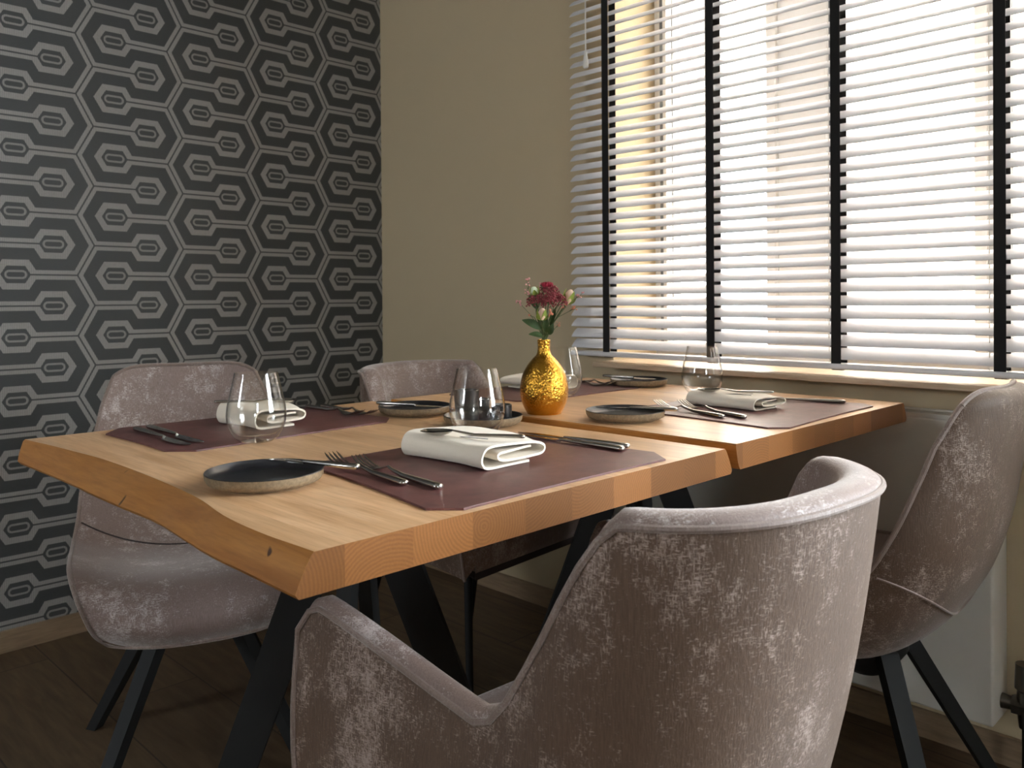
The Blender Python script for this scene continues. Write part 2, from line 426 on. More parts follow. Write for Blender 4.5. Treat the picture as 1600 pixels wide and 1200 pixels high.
for a, b in ((W4[0], W4[0]+.06), (wm-.035, wm+.035), (W4[1]-.06, W4[1])): box(bm, a, b, YB-.15, YB-.09, W4[2]+.06, W4[3]-.06)
box(bm, W4[0], W4[1], YB-.15, YB-.09, W4[2], W4[2]+.06); box(bm, W4[0], W4[1], YB-.15, YB-.09, W4[3]-.06, W4[3])
obj('window_frame', bm, M_FRAME, w4, smooth=False)
for a, b in ((W4[0]+.06, wm-.035), (wm+.035, W4[1]-.06)):
    bm = bmesh.new(); box(bm, a, b, YB-.125, YB-.119, W4[2]+.06, W4[3]-.06); obj('pane', bm, M_PANE, w4, smooth=False)
SILL_Z = .8105; WTOP = 2.35
W1 = (0.15, 1.5626); W2 = (-2.5, -0.35)
bm = bmesh.new()
X1 = XW+.30
box(bm, XW, X1, YB, YW, 0, SILL_Z-.014)
box(bm, XW, X1, YB, YW, WTOP, ZC)
for y0, y1 in ((YB, W2[0]), (W2[1], W1[0]), (W1[1], YW)): box(bm, XW, X1, y0, y1, SILL_Z-.014, WTOP)
struct(obj('wall_right', bm, M_BEIGE, smooth=False))
HB = .062
bm = bmesh.new(); box(bm, XB, XW, YW-.012, YW, 0, HB, .002); struct(obj('baseboard_left', bm, M_BASE, smooth=False))
bm = bmesh.new(); box(bm, XW-.012, XW, YB, YW-.012, 0, HB, .002); struct(obj('baseboard_right', bm, M_BASE, smooth=False))

def window(name, y0, y1, panes, mull_gasket=()):
    """frame set back in the reveal at x 2.20..2.28; panes = list of (ya, yb)"""
    w = bpy.data.objects.new(name, None); COL.objects.link(w); w.location = (XW+.24, (y0+y1)/2, SILL_Z); struct(w)
    ox, oy, oz = w.location
    L = lambda bm_, x0, x1, ya, yb, za, zb, bv=0: box(bm_, x0-ox, x1-ox, ya-oy, yb-oy, za-oz, zb-oz, bv)
    fr = bmesh.new(); fx0, fx1 = XW+.22, XW+.28
    zb, zt = SILL_Z+.05, WTOP-.06
    L(fr, fx0, fx1, y0, y1, SILL_Z, zb); L(fr, fx0, fx1, y0, y1, zt, WTOP)
    edges = [y1]
    for a, b in panes: edges += [b, a]
    edges.append(y0)
    for i in range(0, len(edges), 2):
        if edges[i]-edges[i+1] > .002: L(fr, fx0, fx1, edges[i+1], edges[i], zb, zt)
    obj('window_frame', fr, M_FRAME, w, smooth=False)
    for a, b in panes:
        sh = bmesh.new(); t = .014
        for (ya, yb, za, zb_) in ((a-.03, a, zb, zt), (b, b+.03, zb, zt)):
            L(sh, fx0-.018, fx0, ya, yb, za, zb_, .003)
        L(sh, fx0-.018, fx0, a-.03, b+.03, zb-.03, zb, .003); L(sh, fx0-.018, fx0, a-.03, b+.03, zt, zt+.03, .003)
        obj('sash', sh, M_FRAME, w, smooth=False)
        g = bmesh.new(); L(g, fx0+.012, fx0+.018, b, b+.010, zb, zt); L(g, fx0-.020, fx0-.017, b+.012, b+.022, zb, zt)
        obj('gasket', g, M_GASKET, w, smooth=False)
        p = bmesh.new(); L(p, fx0+.02, fx0+.026, a, b, zb, zt)
        obj('pane', p, M_PANE, w, smooth=False)
    s = bmesh.new(); L(s, 1.90, XW+.22, y0 if y0 > 0 else y0, y1-.0005, SILL_Z-.0138, SILL_Z, .002)
    obj('window_sill', s, M_SILLOAK, w, smooth=False)
    return w
window('window_1', W1[0], W1[1], [(1.172, 1.508), (.634, .968), (.20, .562)])
window('fill_window_2', W2[0], W2[1], [(-1.02, -.43), (-1.70, -1.14), (-2.42, -1.82)])  # out-of-view window further along this wall, added for more daylight

# the house across the street, seen through the slats
hs = thing('house_facade', 'pale sunlit house facade seen through the gaps of the blind', 'building', (7.0, 2.0, -3))
bm = bmesh.new(); box(bm, 0, .4, -2.2, 12, 0, 20)
def mat_facade():
    n = NT('pale_brick_facade'); co = n.coord()
    br = n.n('ShaderNodeTexBrick'); x, y, z = n.sep(co); n.lk(n.comb(y, z, 0.0), br.inputs['Vector']); br.inputs['Scale'].default_value = 3.2
    br.inputs['Color1'].default_value = (*srgb(164, 140, 120), 1); br.inputs['Color2'].default_value = (*srgb(178, 160, 142), 1); br.inputs['Mortar'].default_value = (*srgb(174, 164, 152), 1)
    n.col(br.outputs[0]); n.set(Roughness=.9); return n.m
obj('brick_wall', bm, mat_facade(), hs, smooth=False)
for yy in (1.4, 5.0):
    bm = bmesh.new(); box(bm, -.06, .02, yy, yy+1.0, 3.2, 5.2); obj('window_surround', bm, M_FRAME, hs, smooth=False)
bm = bmesh.new(); box(bm, XW, X1, YB-.2, YW+.2, ZC+.1, 9); box(bm, X1+.02, 6.9, -.24, -.06, -3, 9)  # unseen upper wall and side wing, added to keep sky light off the blind
struct(obj('sky_block_wall', bm, plain('grey_render', srgb(150, 146, 140), .9), smooth=False))
gd = bmesh.new(); box(gd, 2.35, 12, -12, 14, -3.1, -3.0); struct(obj('ground', gd, plain('street_paving', srgb(150, 148, 142), .9), smooth=False))

# ------------------------------------------------------------------ radiator under the sill
rx0, rx1, ry0, ry1, rz0, rz1 = 1.872, 1.972, .506, 1.50, .125, .74
rad = thing('panel_radiator', 'white flat panel radiator on the wall under the window sill', 'radiator', (1.92, (ry0+ry1)/2, 0))
def rl(bm_, x0, x1, y0, y1, z0, z1, b=0): return box(bm_, x0-1.92, x1-1.92, y0-(ry0+ry1)/2, y1-(ry0+ry1)/2, z0, z1, b)
bm = bmesh.new(); rl(bm, rx0, rx1, ry0, ry1, rz0, rz1, .006); obj('panel', bm, M_RAD, rad)
bm = bmesh.new()
rl(bm, rx0+.014, rx1-.014, ry0+.006, ry1-.006, rz1-.001, rz1+.003)
rl(bm, rx0+.002, rx0+.012, ry0+.006, ry1-.006, rz1-.001, rz1+.007); rl(bm, rx1-.012, rx1-.002, ry0+.006, ry1-.006, rz1-.001, rz1+.007)
obj('top_grille', bm, M_RAD, rad, smooth=False)
for yy in (ry0+.12, ry1-.12):
    bm = bmesh.new(); rl(bm, rx1-.002, XW-.0005, yy-.02, yy+.02, .3, .6); obj('wall_bracket', bm, M_RAD, rad, smooth=False)
bm = bmesh.new(); oy = (ry0+ry1)/2
def rt(p): return (p[0]-1.92, p[1]-oy, p[2])
tube(bm, [rt((1.93, ry0+.004, .163)), rt((1.93, ry0-.022, .163))], [.016, .013], 12)
tube(bm, [rt((1.93, ry0-.020, .163)), rt((1.93, ry0-.050, .163))], [.020, .020], 6)
tube(bm, [rt((1.93, ry0-.044, .195)), rt((1.93, ry0-.044, .163)), rt((1.93, ry0-.044, .12))], [.016, .018, .013], 12)
tube(bm, [rt((1.93, ry0-.044, .12)), rt((1.93, ry0-.044, .0))], .008, 10)
tube(bm, [rt((1.93, ry0-.044, .20)), rt((1.93, ry0-.044, .25))], [.021, .019], 14)
obj('valve', bm, M_VALVE, rad)

# ------------------------------------------------------------------ venetian blind
BX = 1.945; BY0, BY1 = -.12, 1.668; PITCHZ = .0311; SW = .037
bl = thing('venetian_blind', 'white horizontal slat blind with black ladder tapes hanging before the window', 'blind', (BX, 0, 0))
zs0 = .862; nsl = 50
random.seed(3)
bm = bmesh.new()
for k in range(nsl):
    z = zs0 + k*PITCHZ
    if z > 2.38: break
    tilt = math.radians(37 + (6*max(0, 4-k)/4) + random.uniform(-1.2, 1.2))
    dz = random.uniform(-.0008, .0008)
    prof = []
    npt = 7
    for i in range(npt):
        s = -1+2*i/(npt-1); lx = s*SW/2; lz = .0026*(1-s*s)
        prof.append((lx, lz))
    ring = []
    for lx, lz in prof: ring.append((lx, lz+.0009))
    for lx, lz in prof[::-1]: ring.append((lx, lz-.0009))
    c_, s_ = math.cos(tilt), math.sin(tilt)
    pts = [(lx*c_-lz*s_, lx*s_+lz*c_) for lx, lz in ring]     # room edge (-x) low, street edge high
    sag = random.uniform(-.0006, .0006)
    loft(bm, [[(px, BY0, z+dz+pz) for px, pz in pts], [(px, (BY0+BY1)/2, z+dz+sag+pz) for px, pz in pts], [(px, BY1, z+dz+pz) for px, pz in pts]])
obj('slats', bm, M_SLAT, bl)
bm = bmesh.new(); box(bm, -.022, .020, BY0, BY1, .826, .8395, .004); obj('bottom_rail', bm, M_SLAT, bl)
bm = bmesh.new(); box(bm, -.03, .03, BY0, BY1, 2.40, 2.46, .003); box(bm, -.02, XW-BX, BY0+.1, BY0+.15, 2.42, 2.45); box(bm, -.02, XW-BX, BY1-.15, BY1-.1, 2.42, 2.45); obj('head_rail', bm, M_SLAT, bl)
for yc in (1.532, 1.185, .850, .507, .165):
    bm = bmesh.new(); hw = .0115; hx = SW/2*math.cos(math.radians(38))+.003
    pf = [(-hx, 2.40), (-hx, 1.6), (-hx, .845), (-hx-.001, .832), (-hx+.004, .8245), (-.005, .8235), (hx-.004, .8245), (hx+.001, .832), (hx, .845), (hx, 1.6), (hx, 2.40)]
    th = .0012; rng = []
    left = []; right = []
    for i, (x_, z_) in enumerate(pf):
        a = Vector(pf[max(i-1, 0)]); b = Vector(pf[min(i+1, len(pf)-1)]); d = (b-a).normalized(); nn = Vector((d.y, -d.x))*th/2
        left.append((x_+nn.x, z_+nn.y)); right.append((x_-nn.x, z_-nn.y))
    R0 = [[(l[0], yc-hw, l[1]), (l[0], yc+hw, l[1]), (r[0], yc+hw, r[1]), (r[0], yc-hw, r[1])] for l, r in zip(left, right)]
    loft(bm, R0)
    for k in range(nsl):
        z = zs0+k*PITCHZ
        if z > 2.38: break
        t_ = math.radians(37)
        for q in (-.55, .55):
            tube(bm, [(-hx, yc+q*hw, z-.0035-SW/2*math.sin(t_)), (hx, yc+q*hw, z-.0035+SW/2*math.sin(t_))], .0007, 4)
    obj('ladder_tape', bm, M_TAPE, bl, smooth=False)
for yc in (1.532, 1.185, .850, .507, .165):
    bm = bmesh.new()
    tube(bm, [(0, yc+.024, 2.40), (0, yc+.024, .838)], .0011, 6); obj('lift_cord', bm, M_CORD, bl)
bm = bmesh.new(); tube(bm, [(-.030, 1.594, 2.40), (-.030, 1.594, 1.71)], .0011, 6); tube(bm, [(-.032, 1.590, 2.40), (-.032, 1.590, 1.70)], .0011, 6)
tc = obj('tilt_cord', bm, M_CORD, bl)
bm = bmesh.new(); lathe(bm, [(0, .03), (.004, .03), (.005, .022), (.0085, .0), (.0085, -.012), (.006, -.016), (0, -.016)], 16, (-.031, 1.592, 1.69)); obj('tassel', bm, M_TASSEL, tc)

# ------------------------------------------------------------------ tables
ZT1, ZT2, TK = .765, .7715, .0405
def make_table(label, cx, cy, zt, y0, y1, left, right):
    """left/right: functions y -> (x at top, x at bottom)"""
    t = thing('dining_table', label, 'table', (cx, cy, 0), 0, 'oak dining tables pushed together')
    bm = bmesh.new(); ny = 44; rings = []
    for i in range(ny+1):
        y = y0+(y1-y0)*i/ny
        lt, lb = left(y); rt_, rb = right(y); b = .0025
        pr = [(lb+.004, zt-TK), (lb, zt-TK+.005), (lb*.72+lt*.28-.0012, zt-TK*.66), (lb*.35+lt*.65-.001, zt-TK*.33), (lt-.0005, zt-b), (lt+b, zt),
              (rt_-b, zt), (rt_+.0005, zt-b), (rb*.35+rt_*.65+.001, zt-TK*.33), (rb*.72+rt_*.28+.0012, zt-TK*.66), (rb, zt-TK+.005), (rb-.004, zt-TK)]
        rings.append([(x_-cx, y-cy, z_) for x_, z_ in pr])
    loft(bm, rings)
    for f in bm.faces:
        f.normal_update()
        if len(f.verts) > 4: f.material_index = 1
        elif abs(f.normal.z) < .8: f.material_index = 2
    obj('tabletop', bm, [M_OAK, M_OAKEND, M_OAKLIVE], t, angle=35)
    bm = bmesh.new(); tz = zt-TK
    box(bm, -.15, .15, -.15, .15, tz-.006, tz, .001); lathe(bm, [(0, tz-.006), (.05, tz-.006), (.05, tz-.05), (0, tz-.05)], 24)
    obj('mounting_plate', bm, M_BLACK, t, smooth=False)
    for sx, sy in ((1, 1), (1, -1), (-1, 1), (-1, -1)):
        bm = bmesh.new(); d = Vector((sx, sy, 0)).normalized()
        bar(bm, d*.018+Vector((0, 0, tz-.006)), d*.285, d, .066, .022, .060, .022)
        obj('leg', bm, M_BLACK, t, smooth=False)
    return t
def liveL(y):
    k = (y-.672)/(1.578-.672)
    top = cr([.4137, .411, .4165, .432, .440, .444, .446, .445, .438, .430, .420], k)
    low = cr([.396, .3975, .399, .407, .415, .4135, .413, .4145, .4145, .413, .411], k)
    return top, low
def r1(y): w = .0018*math.sin(y*9+1)+.001*math.sin(y*23); return 1.1335+w, 1.152+w*.3
def l2(y): w = .0012*math.sin(y*8); return 1.1500+w, 1.1575
def r2(y): w = .005*math.sin(y*8+.4); return 1.834+w, 1.849+w*.6
make_table('oak dining table with a live edge, the nearer one under the black plate in front', .775, 1.125, ZT1, .672, 1.578, liveL, r1)
make_table('oak dining table standing by the window, carrying the gold vase', 1.495, 1.10, ZT2, .663, 1.531, l2, r2)

# ------------------------------------------------------------------ shell chairs (spider legs)
def make_shell_chair(label, loc, rz):
    t = thing('shell_chair', label, 'chair', loc, rz, 'rounded shell chairs')
    IN = [(-.238, .850), (-.222, .77), (-.200, .68), (-.172, .59), (-.125, .505), (-.055, .458), (.03, .446), (.12, .452), (.195, .456), (.250, .446), (.284, .415), (.288, .372), (.258, .338)]
    OUT = [(-.268, .850), (-.262, .77), (-.250, .68), (-.232, .59), (-.198, .495), (-.135, .405), (-.05, .345), (.05, .324), (.13, .320), (.18, .321), (.215, .324), (.24, .330), (.258, .337)]
    HWD = [.160, .182, .202, .224, .232, .238, .240, .240, .238, .230, .215, .196, .172]
    LIFT = [(.030, .0), (.042, 0), (.050, .004), (.056, .010), (.052, .028), (.03, .040), (.010, .040), (.002, .036), (-.004, .028), (-.016, .016), (-.026, .006), (-.024, .0)]
    ns, nt = 60, 28
    def inner(s, q):
        y, z = cr(IN, s); hw = cr(HWD, s); ly, lz = cr(LIFT, s); a = abs(q)**2.4
        x = hw*q
        # rounded top corners and front corners
        if s < .10: z -= .030*(abs(q)**5)*(1-s/.10); 
        if s > .80: y -= .035*(abs(q)**3)*((s-.80)/.20)
        # gentle saddle in the top edge
        if s < .15: z -= .010*(1-abs(q)**2)*(1-s/.15)
        return Vector((x, y+ly*a, z+lz*a))
    def outer(s, q):
        p = inner(s, q); yi, zi = cr(IN, s); yo, zo = cr(OUT, s)
        e = 1.0
        if s < .035: e = math.sqrt(max(0, 1-(1-s/.035)**2))
        if s > .96: e = math.sqrt(max(0, 1-((s-.96)/.04)**2))
        k = (1-abs(q)**4)**.55*e
        return p + Vector((0, yo-yi, zo-zi))*k
    S_ = [i/ns for i in range(ns+1)]; Q_ = [math.sin(math.pi/2*(-1+2*j/nt)) for j in range(nt+1)]
    S_ = sorted(set(S_+[.004, .01, .02, .03, .97, .98, .99, .996]))
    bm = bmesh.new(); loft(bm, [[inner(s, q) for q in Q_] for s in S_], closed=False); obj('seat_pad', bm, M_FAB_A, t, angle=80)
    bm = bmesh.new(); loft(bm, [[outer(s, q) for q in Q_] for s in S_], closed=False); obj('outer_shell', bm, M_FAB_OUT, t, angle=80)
    # piping all round the rim
    rim = [inner(0, q) for q in Q_] + [inner(s, 1) for s in S_[1:]] + [inner(1, q) for q in Q_[::-1][1:]] + [inner(s, -1) for s in S_[::-1][1:]]
    bm = bmesh.new(); tube(bm, rim, .0045, 8); obj('piping', bm, M_PIPE, t)
    bm = bmesh.new(); tube(bm, [inner(.44-.09*abs(q)**2, q*.97)+Vector((0, .0, .0012)) for q in Q_], .0016, 6); obj('seat_seam', bm, M_SEAM, t)
    bm = bmesh.new(); tube(bm, [outer(.385-.07*abs(q)**1.4, q*.985)+Vector((0, -.0005, -.0005)) for q in Q_], .0022, 6); obj('back_seam', bm, M_PIPE, t)
    bm = bmesh.new(); lathe(bm, [(0, .352), (.075, .352), (.075, .336), (.05, .300), (.03, .285), (0, .285)], 24); obj('leg_hub', bm, M_BLACK, t)
    for sx, sy in ((1, 1), (1, -1), (-1, 1), (-1, -1)):
        bm = bmesh.new(); d = Vector((sx, sy, 0)).normalized(); c = Vector((-sy, sx, 0)).normalized()
        bar(bm, d*.075+Vector((0, 0, .352)), d*.295, c, .034, .034, .026, .026); obj('leg', bm, M_BLACK, t, smooth=False)
    return t
sc1 = make_shell_chair('taupe shell chair with rounded bucket seat standing against the patterned wallpaper', (.820, 1.812, 0), math.pi-math.radians(20))
dup(sc1, (1.607, .653, 0), (0, 0, math.radians(2.5)), 'taupe shell chair seen from behind at the far right, beside the radiator', 'rounded shell chairs')

# ------------------------------------------------------------------ tub chairs with low arms
def make_tub_chair(label, loc, rz):
    t = thing('tub_chair', label, 'chair', loc, rz, 'low-armed tub chairs')
    HW, HWF, YC, YB_, YF = .206, .264, -.02, -.142, .275     # half width, half width at the arm fronts, start of the arc, depth of the arc, arm front
    ZT_, ZA, ZB = .820, .598, .395
    arc, arm = 40, 18
    path = []
    for i in range(arm): f = i/arm; path.append((-(HWF+(HW-HWF)*f**.8), YF+(YC-YF)*f, -1-(1-f)))
    for i in range(arc+1):
        a = -math.pi/2+math.pi*i/arc; ex = 2/2.35
        sx = math.copysign(abs(math.sin(a))**ex, math.sin(a)); cy_ = abs(math.cos(a))**ex
        path.append((HW*sx, YC+YB_*cy_, a/(math.pi/2)))
    for i in range(1, arm+1): f = 1-i/arm; path.append((HWF+(HW-HWF)*f**.8, YC+(YF-YC)*(1-f), 1+i/arm))
    # arc-length-like parameter e in -2..2 : 0 back centre, +-1 end of arc, +-2 arm front
    def top(e):
        e = abs(e)
        if e < .73: return ZT_-.004*(e/.73)
        if e > 1.16: return ZA + .060*min(1, (e-1.16)/.72)
        k = (e-.73)/.43; k = k*k*(3-2*k); return ZT_-.004 + (ZA-ZT_+.004)*k
    def lean(e, z):
        e = abs(e); f = max(0, 1-(e/1.35)**2)
        return -.092*f*(z-ZB)/(ZT_-ZB)
    N = len(path)
    def nrm(i):
        a = Vector(path[max(i-1, 0)][:2]); b = Vector(path[min(i+1, N-1)][:2]); d = (b-a).normalized(); return Vector((-d.y, d.x))  # points inward
    TH = .042
    rings = []; rims = []
    for i, (x, y, e) in enumerate(path):
        zt = top(e); nn = nrm(i); th = TH*(.72 if abs(e) > 1 else 1.0)
        th = TH if abs(e) < .8 else TH*(1-.35*min(1, (abs(e)-.8)/.4))
        front = 1.0
        if abs(e) > 1.9: zt -= .030*((abs(e)-1.9)/.1)**2
        ring = []
        for k in range(13):                     # outer face, bottom to top
            z = ZB+(zt-.012-ZB)*k/12
            bulge = .010*math.sin(math.pi*k/12)
            ring.append((x-nn.x*bulge, y-nn.y*bulge+lean(e, z), z))
        for k in range(1, 8):                   # padded rim
            a = math.pi*k/8; o = th/2-th/2*math.cos(a); z = zt-.012+.012*math.sin(a)
            ring.append((x+nn.x*o, y+nn.y*o+lean(e, z), z))
        for k in range(13):                     # inner face
            z = (zt-.012)+(ZB+.03-zt+.012)*k/12
            pad = .012*math.sin(math.pi*min(1, k/7)) if k < 7 else 0
            o = th+pad
            ring.append((x+nn.x*o, y+nn.y*o+lean(e, z), z))
        rings.append([Vector(p) for p in ring]); rims.append(Vector(ring[12])+Vector((-nn.x*.001, -nn.y*.001, .001)))
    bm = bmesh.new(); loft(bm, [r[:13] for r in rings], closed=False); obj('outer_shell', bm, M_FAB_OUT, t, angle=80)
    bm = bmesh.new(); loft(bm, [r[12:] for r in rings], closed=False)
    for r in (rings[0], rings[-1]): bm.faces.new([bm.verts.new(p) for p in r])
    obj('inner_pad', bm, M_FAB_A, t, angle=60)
    bm = bmesh.new(); tube(bm, [rings[0][0]] + [rings[0][k] for k in range(1, 12)] + rims + [rings[-1][k] for k in range(11, -1, -1)], .0036, 8); obj('piping', bm, M_PIPE, t)
    # seat cushion fills the tub
    bm = bmesh.new(); pts = []
    for i, (x, y, e) in enumerate(path):
        nn = nrm(i); o = .046 if abs(e) < .8 else .034
        yy = min(y, .265)
        pts.append((x+nn.x*o, yy+nn.y*o))
    sh = lambda f, z: [(px*f, (py-.0)*f+(1-f)*0, z) for px, py in pts]
    loft(bm, [sh(.97, ZB+.005), sh(1, ZB+.02), sh(1, .444), sh(.985, .456), sh(.95, .462)]); obj('seat_cushion', bm, M_FAB_A, t, angle=50)
    bm = bmesh.new(); loft(bm, [[(p[0]*.96, p[1]*.96, ZB-.012) for p in pts], [(p[0]*.96, p[1]*.96, ZB+.01) for p in pts]]); obj('base_panel', bm, M_SEAM, t, smooth=False)
    for sx, y0, y1, xa, xb in ((-1, .225, .235, .205, .21), (1, .225, .235, .205, .21), (-1, -.09, -.19, .165, .205), (1, -.09, -.19, .165, .205)):
        bm = bmesh.new(); tube(bm, [(sx*xa, y0, ZB-.004), (sx*xb, y1, 0)], [.009, .0075], 12); obj('leg', bm, M_BLACK, t)
    return t
tc3 = make_tub_chair('taupe tub chair in the foreground seen from behind, low arms at the near table edge', (.758, .568, 0), math.radians(-3))
dup(tc3, (1.445, 1.625, 0), (0, 0, math.pi+math.radians(5)), 'taupe tub chair at the back of the far table, between wallpaper corner and vase', 'low-armed tub chairs', (1.08, 1.0, 1.008))

# ------------------------------------------------------------------ placemats
def make_mat(label, pts, zt):
    cx = sum(p[0] for p in pts)/len(pts); cy = sum(p[1] for p in pts)/len(pts)
    bm = bmesh.new(); th = .0026
    P = [(x-cx, y-cy) for x, y in pts]
    ring = []
    n = len(P)
    for i in range(n):
        a, b = P[i], P[(i+1) % n]; L_ = math.hypot(b[0]-a[0], b[1]-a[1]); k = max(1, int(L_/.02))
        for j in range(k):
            f = j/k; nx, ny = (b[1]-a[1])/L_, -(b[0]-a[0])/L_
            w = .004*math.sin(math.pi*f)*(1 if L_ > .1 else 0)
            ring.append((a[0]+(b[0]-a[0])*f-nx*w, a[1]+(b[1]-a[1])*f-ny*w))
    loft(bm, [[(x, y, 0) for x, y in ring], [(x, y, th*.8) for x, y in ring], [(x*.998, y*.998, th) for x, y in ring]])
    o = obj('placemat', bm, M_LEATHER, smooth=False); o.location = (cx, cy, zt+.0002)
    return tag(o, label, 'placemat', 'burgundy leather placemats')
make_mat('burgundy leather placemat with cut corners at the front edge of the near table', [(.5814,.7137),(.6102,.6835),(.9941,.6849),(1.0277,.728),(1.018,1.01),(.990,1.050),(.655,1.030),(.620,.99)], ZT1)
make_mat('burgundy leather placemat under two knives at the wallpaper side of the near table', [(.5340,1.284),(.5690,1.249),(.950,1.280),(.982,1.315),(.985,1.540),(.955,1.572),(.5723,1.5737),(.5322,1.5224)], ZT1)
make_mat('burgundy leather placemat on the window table at its front right corner', [(1.3174,.6994),(1.3427,.6730),(1.7189,.6823),(1.7478,.7121),(1.735,1.000),(1.705,1.030),(1.375,1.022),(1.345,.99)], ZT2)
make_mat('burgundy leather placemat at the rear of the window table, behind the gold vase', [(1.300,1.285),(1.335,1.250),(1.700,1.2487),(1.730,1.285),(1.725,1.490),(1.695,1.522),(1.325,1.522),(1.288,1.490)], ZT2)
ZM1, ZM2 = ZT1+.0029, ZT2+.0029

# ------------------------------------------------------------------ plates
def make_plate(label, loc):
    t = thing('side_plate', label, 'plate', loc, 0, 'small stoneware plates')
    bm = bmesh.new(); lathe(bm, [(0, .001), (.050, .001), (.052, .0), (.055, .0), (.057, .003), (.064, .0035), (.069, .006), (.0720, .011), (.0728, .0178)], 72); obj('raw_body', bm, M_CLAY, t)
    bm = bmesh.new(); lathe(bm, [(.0728, .0178), (.0722, .0186), (.0712, .0186), (.0700, .0165), (.0675, .0115), (.062, .0085), (.05, .0075), (0, .007)], 72); obj('glazed_inside', bm, M_GLAZE, t)
    return t
pl1 = make_plate('black glazed side plate with a butter knife at the near corner of the table', (.528, .966, ZT1))
dup(pl1, (1.062, 1.336, ZT1), (0, 0, 1), 'black glazed side plate behind the wine glass, at the back of the near table', 'small stoneware plates')
dup(pl1, (1.247, .948, ZT2), (0, 0, 2), 'black glazed side plate right of the gold vase, at the left of the window table', 'small stoneware plates')
dup(pl1, (1.755, 1.290, ZT2), (0, 0, 3), 'black glazed side plate at the far edge of the window table, near the sill', 'small stoneware plates')
dup(pl1, (1.056, 1.128, ZT1), (0, 0, 4), 'small stoneware plate left of the gold vase, carrying three black pots', 'small stoneware plates')

# ------------------------------------------------------------------ pots on the centre plate
zp = ZT1+.0078
def make_pot(name, label, cat, r, h, loc, spout=False):
    t = thing(name, label, cat, loc)
    bm = bmesh.new(); pr = [(0, 0), (r*.92, 0), (r*.97, .002), (r, h*.3), (r, h-.001), (r-.001, h), (r-.0025, h), (r-.003, h-.002), (r-.003, .006), (0, .005)]
    lathe(bm, pr, 40)
    if spout:
        for v in bm.verts:
            if v.co.z > h*.72 and v.co.x < -r*.75:
                k = (v.co.z-h*.72)/(h*.28); v.co.x -= .006*k*k; v.co.z += .002*k
    obj('body', bm, M_POT, t)
    return t
make_pot('creamer_jug', 'tall black creamer jug on the centre plate behind the wine glass', 'jug', .0215, .058, (1.028, 1.140, zp), True)
sp = make_pot('salt_pot', 'black pot filled with white salt flakes on the centre plate', 'pot', .0180, .036, (1.076, 1.157, zp))
bm = bmesh.new(); lathe(bm, [(.0149, .0310), (.012, .0335), (.006, .0345), (0, .0347)], 24); obj('salt', bm, M_SALT, sp)
make_pot('pepper_pot', 'smallest black pot on the centre plate, nearest the gold vase', 'pot', .0185, .030, (1.078, 1.101, zp))

# ------------------------------------------------------------------ wine glasses
def make_glass(label, loc):
    t = thing('stemless_glass', label, 'glass', loc, 0, 'stemless wine glasses')
    op = [(.022, .0006), (.0275, .0012), (.0355, .0080), (.0428, .0200), (.0467, .0335), (.0475, .0430), (.0462, .0570), (.0422, .0765), (.0377, .0955), (.0342, .1110)]
    ip = [(.0331, .1110), (.0367, .0955), (.0412, .0765), (.0452, .0570), (.0465, .0430), (.0457, .0340), (.0413, .0220), (.0325, .0125), (.020, .0095), (0, .0088)]
    bm = bmesh.new(); lathe(bm, [(0, .0006)]+op[:1]+op+[(.0337, .1117)]+ip, 64); obj('bowl', bm, M_GLASS, t)
    return t
g1 = make_glass('clear stemless wine glass in front of the rolled napkin on the left', (.672, 1.255, ZM1))
dup(g1, (.963, 1.043, ZM1), (0, 0, 0), 'clear stemless wine glass in the middle, before the black pots', 'stemless wine glasses')
dup(g1, (1.690, 1.062, ZT2), (0, 0, 0), 'clear stemless wine glass standing by the window sill on the right', 'stemless wine glasses')
dup(g1, (1.440, 1.275, ZM2), (0, 0, 0), 'clear stemless wine glass half hidden behind the gold vase', 'stemless wine glasses')

